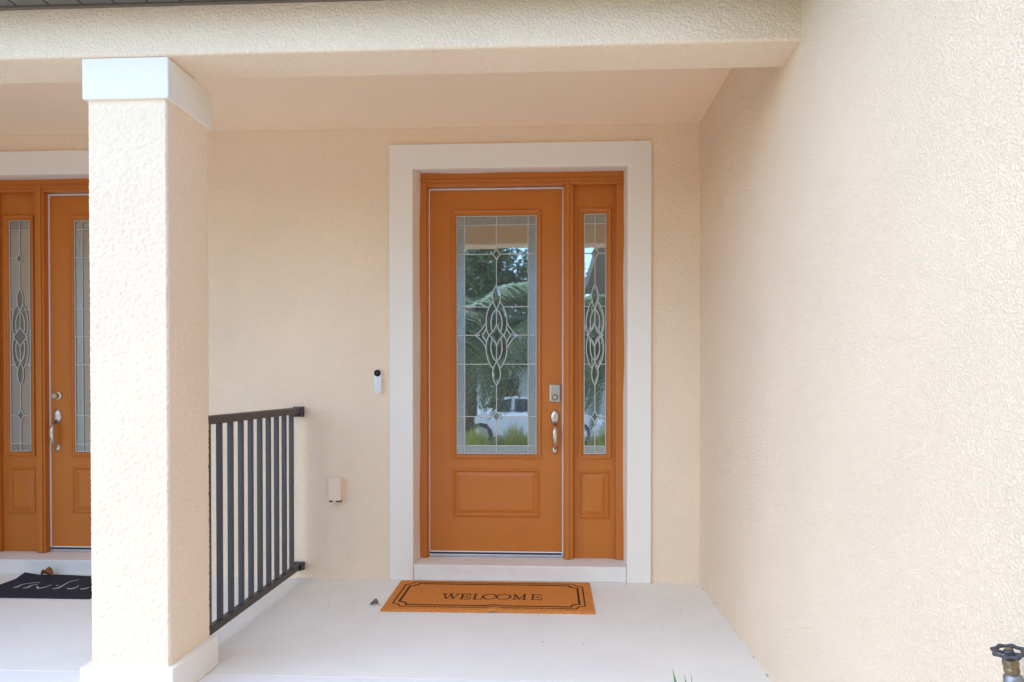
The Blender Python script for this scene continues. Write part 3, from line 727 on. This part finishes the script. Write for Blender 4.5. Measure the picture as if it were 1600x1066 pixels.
recalc(bm); finish('mat_pile', bm, 'mat_dark', dm, smooth=True)
# script strokes measured on the mat's own plane: (x, y) points with a pen width that swells at the foot
SC = [([(-3.385, 4.130), (-3.375, 4.150), (-3.380, 4.200), (-3.345, 4.235), (-3.300, 4.245)], [.010, .020, .008, .005, .006]),
      ([(-3.318, 4.125), (-3.300, 4.140), (-3.305, 4.180), (-3.285, 4.205)], [.010, .020, .012, .005]),
      ([(-3.262, 4.170), (-3.240, 4.145), (-3.215, 4.125), (-3.195, 4.150), (-3.190, 4.200)], [.005, .012, .020, .010, .004]),
      ([(-3.120, 4.118), (-3.100, 4.140), (-3.110, 4.200), (-3.120, 4.270), (-3.095, 4.315)], [.010, .020, .010, .007, .005]),
      ([(-3.150, 4.190), (-3.135, 4.185)], [.006, .008]),
      ([(-3.035, 4.130), (-3.005, 4.125), (-2.995, 4.150), (-3.005, 4.190)], [.010, .022, .010, .005]),
      ([(-2.945, 4.125), (-2.920, 4.130), (-2.915, 4.160)], [.010, .018, .006]), ([(-2.985, 4.285), (-2.970, 4.290)], [.008, .012]),
      ([(-2.880, 4.14), (-2.860, 4.20), (-2.835, 4.17), (-2.855, 4.135), (-2.875, 4.15)], [.010, .006, .008, .012, .008]),
      ([(-2.815, 4.13), (-2.800, 4.20), (-2.785, 4.135), (-2.770, 4.18)], [.010, .006, .012, .006])]
pd = lambda u, v, h: Vector((u, v, dz(u, v) + (.0012 if h > 0 else -.002)))
for pts, ws in SC:
    bm = nb(); fine = []; fw = []
    for i in range(len(pts) - 1):
        for q in range(4):
            t = q / 4; P0 = Vector(pts[max(0, i - 1)]); P1 = Vector(pts[i]); P2 = Vector(pts[i + 1]); P3 = Vector(pts[min(len(pts) - 1, i + 2)])
            fine.append(tuple(0.5 * ((2 * P1) + (P2 - P0) * t + (2 * P0 - 5 * P1 + 4 * P2 - P3) * t * t + (3 * P1 - P0 - 3 * P2 + P3) * t ** 3))); fw.append((ws[i] * (1 - t) + ws[i + 1] * t) * .72)
    fine.append(pts[-1]); fw.append(ws[-1]); ribbon(bm, fine, fw, pd, .001)
    recalc(bm); finish('script_stroke', bm, 'mat_ink', dm)

# ------------------------------------------------------------------ fallen leaves
def leaf(name, loc, L_, W_, rot, curl, fold, m, label, seed):
    bm = nb(); rr = random.Random(seed); NL, NW = 12, 6; G = []
    for i in range(NL + 1):
        t = i / NL; wdt = W_ * math.sin(math.pi * min(1, t * .96 + .02)) ** .8; row = []
        for j in range(NW + 1):
            s_ = j / NW * 2 - 1
            z = fold * abs(s_) ** 1.4 * wdt + curl * (math.sin(t * math.pi * 1.6) * .5 + .5) * L_ * .35 + rr.uniform(-1, 1) * L_ * .02
            row.append(bm.verts.new(((t - .5) * L_ * (1 - .2 * curl), s_ * wdt * .5, z)))
        G.append(row)
    for i in range(NL):
        for j in range(NW): bm.faces.new((G[i][j], G[i][j + 1], G[i + 1][j + 1], G[i + 1][j]))
    tube(bm, [(-.5 * L_, 0, curl * .1 * L_), (-.62 * L_, .01, .004), (-.8 * L_, .015, .002)], [.0016, .0013, .001], 6)
    bmesh.ops.solidify(bm, geom=bm.faces[:], thickness=.0006)
    mn = min(v.co.z for v in bm.verts)
    bmesh.ops.transform(bm, matrix=Matrix.Translation(Vector(loc) - Vector((0, 0, mn))) @ Matrix.Rotation(rot, 4, 'Z'), verts=bm.verts[:])
    return tag(finish(name, bm, m, smooth=True), label, 'leaf')
leaf('fallen_leaf', (-3.345, 4.365, .012), .085, .07, R(8), .55, .55, 'leaf_brown', 'curled orange brown leaf at the back edge of the dark doormat', 3)
leaf('fallen_leaf', (-1.035, 3.93, .0005), .056, .048, R(175), .45, .45, 'leaf_grey', 'small crumpled grey leaf on the floor left of the WELCOME doormat', 5)

# ------------------------------------------------------------------ grit: specks on the floor and the dark gap along the wall joint
bm = nb(); rr = random.Random(21)
def speck(x_, y_, r_, an=0, asp=1.0):
    vs = [bm.verts.new((x_ + r_ * asp * math.cos(t) * math.cos(an) - r_ * math.sin(t) * math.sin(an), y_ + r_ * asp * math.cos(t) * math.sin(an) + r_ * math.sin(t) * math.cos(an), .0006 + .0012 * (1 if i % 2 else .4))) for i, t in enumerate([k * 1.0472 for k in range(6)])]
    c_ = bm.verts.new((x_, y_, .003))
    for i in range(6): bm.faces.new((vs[i], vs[(i + 1) % 6], c_))
for i in range(26): speck(rr.uniform(-3.4, .9), 3.0 + 1.4 * rr.random() ** .8, rr.uniform(.0012, .0038), rr.uniform(0, 3), rr.uniform(1, 2.2))
y_ = 4.42
while y_ > 3.0:
    if rr.random() < .34: speck(XR - rr.uniform(.002, .007), y_, rr.uniform(.0018, .0036), R(90) + rr.uniform(-.3, .3), rr.uniform(2, 7))
    y_ -= rr.uniform(.02, .07)
for x_ in (SX0, IX0, IX1, SX1): speck(x_ + rr.uniform(-.004, .004), YT - .006, .005)
tag(finish('floor_grit', bm, 'leaf_grey'), 'dark grit specks scattered over the pale porch floor', 'grit', kind='stuff')

# ------------------------------------------------------------------ hose tap on the wing wall
tp = thing('hose_tap', (XR, 1.375, .62), 'brass garden hose tap with black wheel on the right stucco wall', 'tap')
hx, hy, hz = .900, 1.385, .762
axis = Vector((-.2, -.06, 1)).normalized(); rotm = Vector((0, 0, 1)).rotation_difference(axis).to_matrix().to_4x4()
def place_tap(bm): bmesh.ops.transform(bm, matrix=Matrix.Translation((hx, hy, hz)) @ rotm, verts=bm.verts[:]); return bm
bm = nb(); pts = []
NS = 48
def wheel_r(t): return .0250 + .0018 * math.cos(8 * t)
rings = []
for i in range(NS):
    t = 2 * math.pi * i / NS; r_ = wheel_r(t); tw = .0042 + .0012 * max(0, math.cos(8 * t)); ring = []
    for k in range(8):
        q = 2 * math.pi * k / 8; ring.append(bm.verts.new(((r_ + tw * math.cos(q)) * math.cos(t), (r_ + tw * math.cos(q)) * math.sin(t), tw * .8 * math.sin(q))))
    rings.append(ring)
for i in range(NS):
    a_, b_ = rings[i], rings[(i + 1) % NS]
    for k in range(8): bm.faces.new((a_[k], a_[(k + 1) % 8], b_[(k + 1) % 8], b_[k]))
for i in range(4):
    t = math.pi / 4 + math.pi / 2 * i; tube(bm, [(.007 * math.cos(t), .007 * math.sin(t), -.004), (.030 * math.cos(t), .030 * math.sin(t), 0)], [.0036, .0032], 8)
lathe(bm, [(.009, -.008), (.009, .003), (.006, .005)], 0, 0, 0, 'Z', 16); recalc(bm)
whl = finish('wheel', place_tap(bm), 'iron', tp, True)
bm = nb(); lathe(bm, [(.005, .0052), (.005, .007), (.003, .008)], 0, 0, 0, 'Z', 6); finish('screw', place_tap(bm), 'brass', whl)
bm = nb(); lathe(bm, [(.0055, -.008), (.0055, -.014), (.013, -.014), (.0145, -.020), (.0145, -.028), (.012, -.030), (.014, -.034), (.0135, -.042), (.010, -.046)], 0, 0, 0, 'Z', 12); finish('packing_nut', place_tap(bm), 'brass', tp)
bm = nb(); lathe(bm, [(.011, -.044), (.017, -.052), (.018, -.075), (.015, -.090), (.012, -.098)], 0, 0, 0, 'Z', 18); place_tap(bm)
e = Vector((hx, hy, hz)) + axis * -.070
tube(bm, [tuple(e), (XR - .03, hy + .004, e.z - .012), (XR + .004, hy + .004, e.z - .014)], [.014, .013, .013], 14)
tube(bm, [tuple(e), (e.x - .028, e.y - .012, e.z - .020), (e.x - .040, e.y - .018, e.z - .045)], [.014, .0135, .0135], 14); finish('valve_body', bm, 'galv', tp, True)
bm = nb(); lathe(bm, [(.0145, 0), (.0155, -.003), (.0145, -.006), (.0155, -.009), (.0145, -.012), (.0155, -.015), (.014, -.018)], e.x - .041, e.y - .0185, e.z - .045, 'Z', 18); finish('spout_thread', bm, 'galv', tp)
bm = nb(); lathe(bm, [(.032, 0), (.030, -.006), (.018, -.010)], XR - .0005, hy + .004, e.z - .014, 'X', 24); finish('wall_flange', bm, 'galv', tp, True)

# ------------------------------------------------------------------ strappy plant whose tips reach into the bottom of the picture
def blade(bm, base, tip, wd, sag, n=8):
    base = Vector(base); tip = Vector(tip); d = tip - base; sd_ = Vector((d.y, -d.x, 0)); sd_ = sd_.normalized() if sd_.length > 1e-4 else Vector((1, 0, 0)); pr = None
    for i in range(n + 1):
        t = i / n; c_ = base + d * t + Vector((0, 0, 1)) * sag * math.sin(math.pi * t); ww = wd * (math.sin(math.pi * (.25 + .75 * t)) ** .7 if t < 1 else 0.02)
        A = (bm.verts.new(c_ - sd_ * ww / 2), bm.verts.new(c_ + Vector((0, 0, -ww * .25))), bm.verts.new(c_ + sd_ * ww / 2))
        if pr: bm.faces.new((pr[0], pr[1], A[1], A[0])); bm.faces.new((pr[1], pr[2], A[2], A[1]))
        pr = A
pt = thing('strappy_plant', (.40, 1.62, .0), 'green strappy plant with leaf tips poking into the bottom edge of the picture', 'plant')
TIPS = [((.352, 2.0, .462), .030), ((.386, 2.0, .446), .022), ((.408, 2.02, .448), .010)]
rr = random.Random(4)
for i in range(13):
    if i < 3: tip, wd = TIPS[i]; sag = .02
    else: an = rr.uniform(0, 6.28); tip = (.42 + .22 * math.cos(an), 1.66 + .18 * math.sin(an), rr.uniform(.12, .24)); wd = .018; sag = .06
    bm = nb(); blade(bm, (.41 + rr.uniform(-.02, .02), 1.64 + rr.uniform(-.02, .02), .003), tip, wd, sag); o = finish('leaf_blade', bm, 'blade', pt, True)
bm = nb(); lathe(bm, [(.02, .003), (.024, .02), (.018, .05), (.008, .07)], .41, 1.64, 0, 'Z', 10); finish('crown_base', bm, 'blade', pt, True)

# ------------------------------------------------------------------ garden and street behind the viewer, seen mirrored in the door glass
def frond_mesh(L_, seed):
    bm = nb(); rr = random.Random(seed); N = 34
    rach = []
    for i in range(N + 1):
        t = i / N; rach.append(Vector((L_ * (t - .10 * t ** 3), 0, L_ * (.55 * t - .95 * t * t))))
    tube(bm, rach[::3], [.016 * (1 - .8 * i / (len(rach[::3]) - 1)) for i in range(len(rach[::3]))], 6)
    for i in range(3, N + 1):
        t = i / N; ll = L_ * .34 * math.sin(math.pi * (.12 + .80 * t)) ** .8
        for sd_ in (1, -1):
            b0 = rach[i]; dirn = Vector((.55, sd_ * 1.0, -.35 + rr.uniform(-.12, .12))).normalized(); e_ = b0 + dirn * ll; mid = b0 + dirn * ll * .5 + Vector((0, 0, .03)); wv = Vector((.022, 0, .008))
            e_.z -= ll * .22
            v = [bm.verts.new(q) for q in (b0 - wv * .5, b0 + wv * .5, mid + wv, mid - wv, e_)]
            bm.faces.new((v[0], v[1], v[2], v[3])); bm.faces.new((v[3], v[2], v[4]))
    me = bpy.data.meshes.new('frond'); bm.to_mesh(me); bm.free(); me.materials.append(M['palm']); return me
FR = [frond_mesh(1.9, 1), frond_mesh(2.2, 2), frond_mesh(1.6, 3)]
def palm(loc, h, nf, seed, label):
    rr = random.Random(seed); t_ = thing('palm_tree', loc, label, 'palm tree', 'palms in the front garden'); bm = nb()
    prof = []
    for i in range(30): prof.append((.13 - .03 * i / 29 + (.012 if i % 2 else 0), h * i / 29))
    lathe(bm, prof, *loc, 'Z', 14); finish('trunk', bm, 'bark', t_)
    for i in range(nf):
        o = bpy.data.objects.new('frond', FR[i % 3]); C.objects.link(o); o.parent = t_; o.location = (0, 0, h - .05)
        o.rotation_euler = (rr.uniform(-.2, .2), R(-25 + 75 * ((i * .618) % 1)) , i * 2.399 + rr.uniform(-.15, .15)); s_ = rr.uniform(.85, 1.1); o.scale = (s_, s_, s_)
palm((-1.52, -3.1, -.2), 2.85, 36, 1, 'short palm tree with arching fronds mirrored in the large door glass')
palm((.12, -3.4, -.25), 2.8, 34, 2, 'palm tree mirrored in the narrow sidelight glass')
palm((-3.6, -5.2, -.3), 3.2, 22, 3, 'taller palm tree behind the viewer near the street')
def clump(loc, r_, h, n, label, seed):
    rr = random.Random(seed); bm = nb()
    for i in range(n):
        an = rr.uniform(0, 6.28); q = rr.random() ** .5
        b0 = (loc[0] + .3 * r_ * q * math.cos(an), loc[1] + .3 * r_ * q * math.sin(an), loc[2]); an2 = an + rr.uniform(-.5, .5)
        tip = (loc[0] + r_ * q * math.cos(an2) * rr.uniform(.7, 1.15), loc[1] + r_ * q * math.sin(an2), loc[2] + h * rr.uniform(.5, 1.0) * (1 - .35 * q)); blade(bm, b0, tip, .018, .10 * h, 4)
    t_ = thing('ornamental_grass', loc, label, 'shrub', 'yellow green grass clumps'); finish('foliage', bm, 'grassy', t_)
for i, (x_, y_) in enumerate(((-1.25, -1.9), (-.62, -2.2), (-.15, -2.0), (.95, -2.3), (-2.1, -2.1))):
    clump((x_, y_, -.2), .50, .98, 520, ['yellow green grass clump mirrored low left in the door glass', 'yellow green grass clump mirrored low in the middle of the door glass', 'yellow green grass clump mirrored low right in the door glass', 'yellow green grass clump mirrored low in the sidelight', 'yellow green grass clump beside the palm trunk'][i], i)

def car(loc):
    t_ = thing('parked_car', loc, 'white parked car mirrored in the door glass', 'car'); X, Y, Z = loc
    def loft(name, secs, m, parent, smooth=True):
        bm = nb(); rings = [[bm.verts.new((X + a_, Y + b_, Z + c_)) for a_, b_, c_ in s_] for s_ in secs]
        for a_, b_ in zip(rings, rings[1:]):
            n = len(a_)
            for i in range(n): bm.faces.new((a_[i], a_[(i + 1) % n], b_[(i + 1) % n], b_[i]))
        bm.faces.new(rings[0]); bm.faces.new(rings[-1]); recalc(bm)
        return finish(name, bm, m, parent)
    secs = []
    for x_, zt, wd in ((-2.25, .62, .70), (-2.18, .86, .80), (-1.5, .96, .88), (-.5, .98, .90), (.8, .97, .90), (1.6, .86, .86), (2.12, .72, .78), (2.25, .55, .66)):
        secs.append([(x_, -wd, .28), (x_, -wd, zt - .12), (x_, -wd + .07, zt), (x_, wd - .07, zt), (x_, wd, zt - .12), (x_, wd, .28)])
    body = loft('body', secs, 'car', t_)
    secs = []
    for x_, zb_, zt, wd in ((-1.75, .93, .98, .72), (-1.15, .95, 1.36, .62), (-.5, .95, 1.46, .60), (.2, .95, 1.44, .60), (1.25, .93, .97, .70)): secs.append([(x_, -wd - .12, zb_), (x_, -wd, zt), (x_, wd, zt), (x_, wd + .12, zb_)])
    loft('cabin', secs, 'car', t_)
    for sy in (1, -1):
        for pts in (((-1.45, 1.02), (-1.05, 1.32), (-.48, 1.39), (-.48, 1.02)), ((-.40, 1.02), (-.40, 1.39), (.18, 1.37), (.80, 1.02))):
            bm = nb(); v = [bm.verts.new((X + a_, Y + sy * (.75 - (b_ - .95) * .27), Z + b_)) for a_, b_ in pts]; v2 = [bm.verts.new((q.co.x, q.co.y - sy * .02, q.co.z)) for q in v]
            bm.faces.new(v); bm.faces.new(v2[::-1])
            for i in range(4): bm.faces.new((v[i], v2[i], v2[(i + 1) % 4], v[(i + 1) % 4]))
            recalc(bm); finish('window', bm, 'carglass', t_)
        for wx in (-1.4, 1.38):
            bm = nb(); lathe(bm, [(.24, -.11), (.33, -.10), (.335, 0), (.33, .10), (.24, .11)], X + wx, Y + sy * .80, Z + .335, 'Y', 28); wh = finish('wheel', bm, 'tyre', t_, True)
            bm = nb(); lathe(bm, [(.235, 0), (.22, .02 * sy), (.06, .04 * sy)], X + wx, Y + sy * .895, Z + .335, 'Y', 20); finish('rim', bm, 'rim', wh)
        bx('headlight', X + 2.0, X + 2.18, Y + sy * .60 - .12, Y + sy * .60 + .12, Z + .62, Z + .72, 'lamp_clear', t_, .03); bx('tail_light', X - 2.24, X - 2.13, Y + sy * .62 - .12, Y + sy * .62 + .12, Z + .68, Z + .82, 'lamp_red', t_, .02)
    bm = nb(); v = [bm.verts.new((X + a_, Y + b_, Z + c_)) for a_, b_, c_ in ((.28, -.56, 1.42), (.28, .56, 1.42), (1.20, .68, 1.0), (1.20, -.68, 1.0))]; bm.faces.new(v); bmesh.ops.translate(bm, verts=bm.verts[:], vec=(.015, 0, .02)); finish('windscreen', bm, 'carglass', t_)
car((-.55, -10.6, -.46))

def tree(loc, h, r_, n, seed, label):
    rr = random.Random(seed); t_ = thing('broad_tree', loc, label, 'tree', 'trees across the street'); X, Y, Z = loc
    bm = nb(); tube(bm, [(X, Y, Z), (X + .1, Y, Z + h * .3), (X, Y + .1, Z + h * .62)], [.2, .15, .08], 10)
    for k in range(6):
        an = k * 1.05; tube(bm, [(X + .05, Y, Z + h * (.3 + .04 * k)), (X + r_ * .55 * math.cos(an), Y + r_ * .55 * math.sin(an), Z + h * (.5 + .05 * k))], [.07, .02], 6)
    finish('trunk', bm, 'bark', t_); bm = nb()
    cl = [Vector((X + r_ * .75 * rr.uniform(-1, 1), Y + r_ * .75 * rr.uniform(-1, 1), Z + h * rr.uniform(.42, .95))) for _ in range(26)]
    for i in range(n):
        c_ = cl[i % 26]; p_ = c_ + Vector((rr.gauss(0, 1), rr.gauss(0, 1), rr.gauss(0, .7))) * r_ * .20; u = Vector((rr.gauss(0, 1), rr.gauss(0, 1), rr.gauss(0, 1))).normalized() * .13; v_ = u.cross(Vector((rr.gauss(0, 1), rr.gauss(0, 1), rr.gauss(0, 1)))).normalized() * .07
        q = [bm.verts.new(p_ + u), bm.verts.new(p_ + v_), bm.verts.new(p_ - u), bm.verts.new(p_ - v_)]; bm.faces.new(q)
    finish('crown', bm, 'tree', t_)
tree((-5.6, -19, -.6), 9.0, 3.4, 9000, 1, 'broad green tree across the street, mirrored left in the door glass')
tree((-2.2, -22, -.6), 8.2, 3.0, 9000, 2, 'tall green tree across the street, mirrored mid door glass')
tree((3.9, -20, -.6), 5.4, 2.6, 7000, 3, 'green tree across the street, mirrored in the sidelight')

hs = thing('neighbour_house', (0, -30, -.6), 'pale gabled house across the street, mirrored in the door glass', 'house')
bm = nb(); box(bm, -7, 6, -34, -28, -.6, 2.6); finish('wall', bm, 'hwall', hs)
bm = nb()
for y_ in (-27.5, -34.5): pass
A = [bm.verts.new(q) for q in ((-7.5, -27.5, 2.5), (6.5, -27.5, 2.5), (6.5, -31, 4.5), (-7.5, -31, 4.5), (6.5, -34.5, 2.5), (-7.5, -34.5, 2.5))]
bm.faces.new((A[0], A[1], A[2], A[3])); bm.faces.new((A[3], A[2], A[4], A[5])); bm.faces.new((A[1], A[4], A[2])); bm.faces.new((A[0], A[3], A[5])); bm.faces.new((A[0], A[5], A[4], A[1])); recalc(bm); finish('roof', bm, 'hroof', hs)
for x_ in (-5.2, -2.2, 3.6):
    f = bx('window', x_ - .7, x_ + .7, -28.0 + .001, -27.96, .4, 1.8, 'hwall', hs, .01); bx('window_pane', x_ - .6, x_ + .6, -27.962, -27.95, .5, 1.7, 'carglass', f)
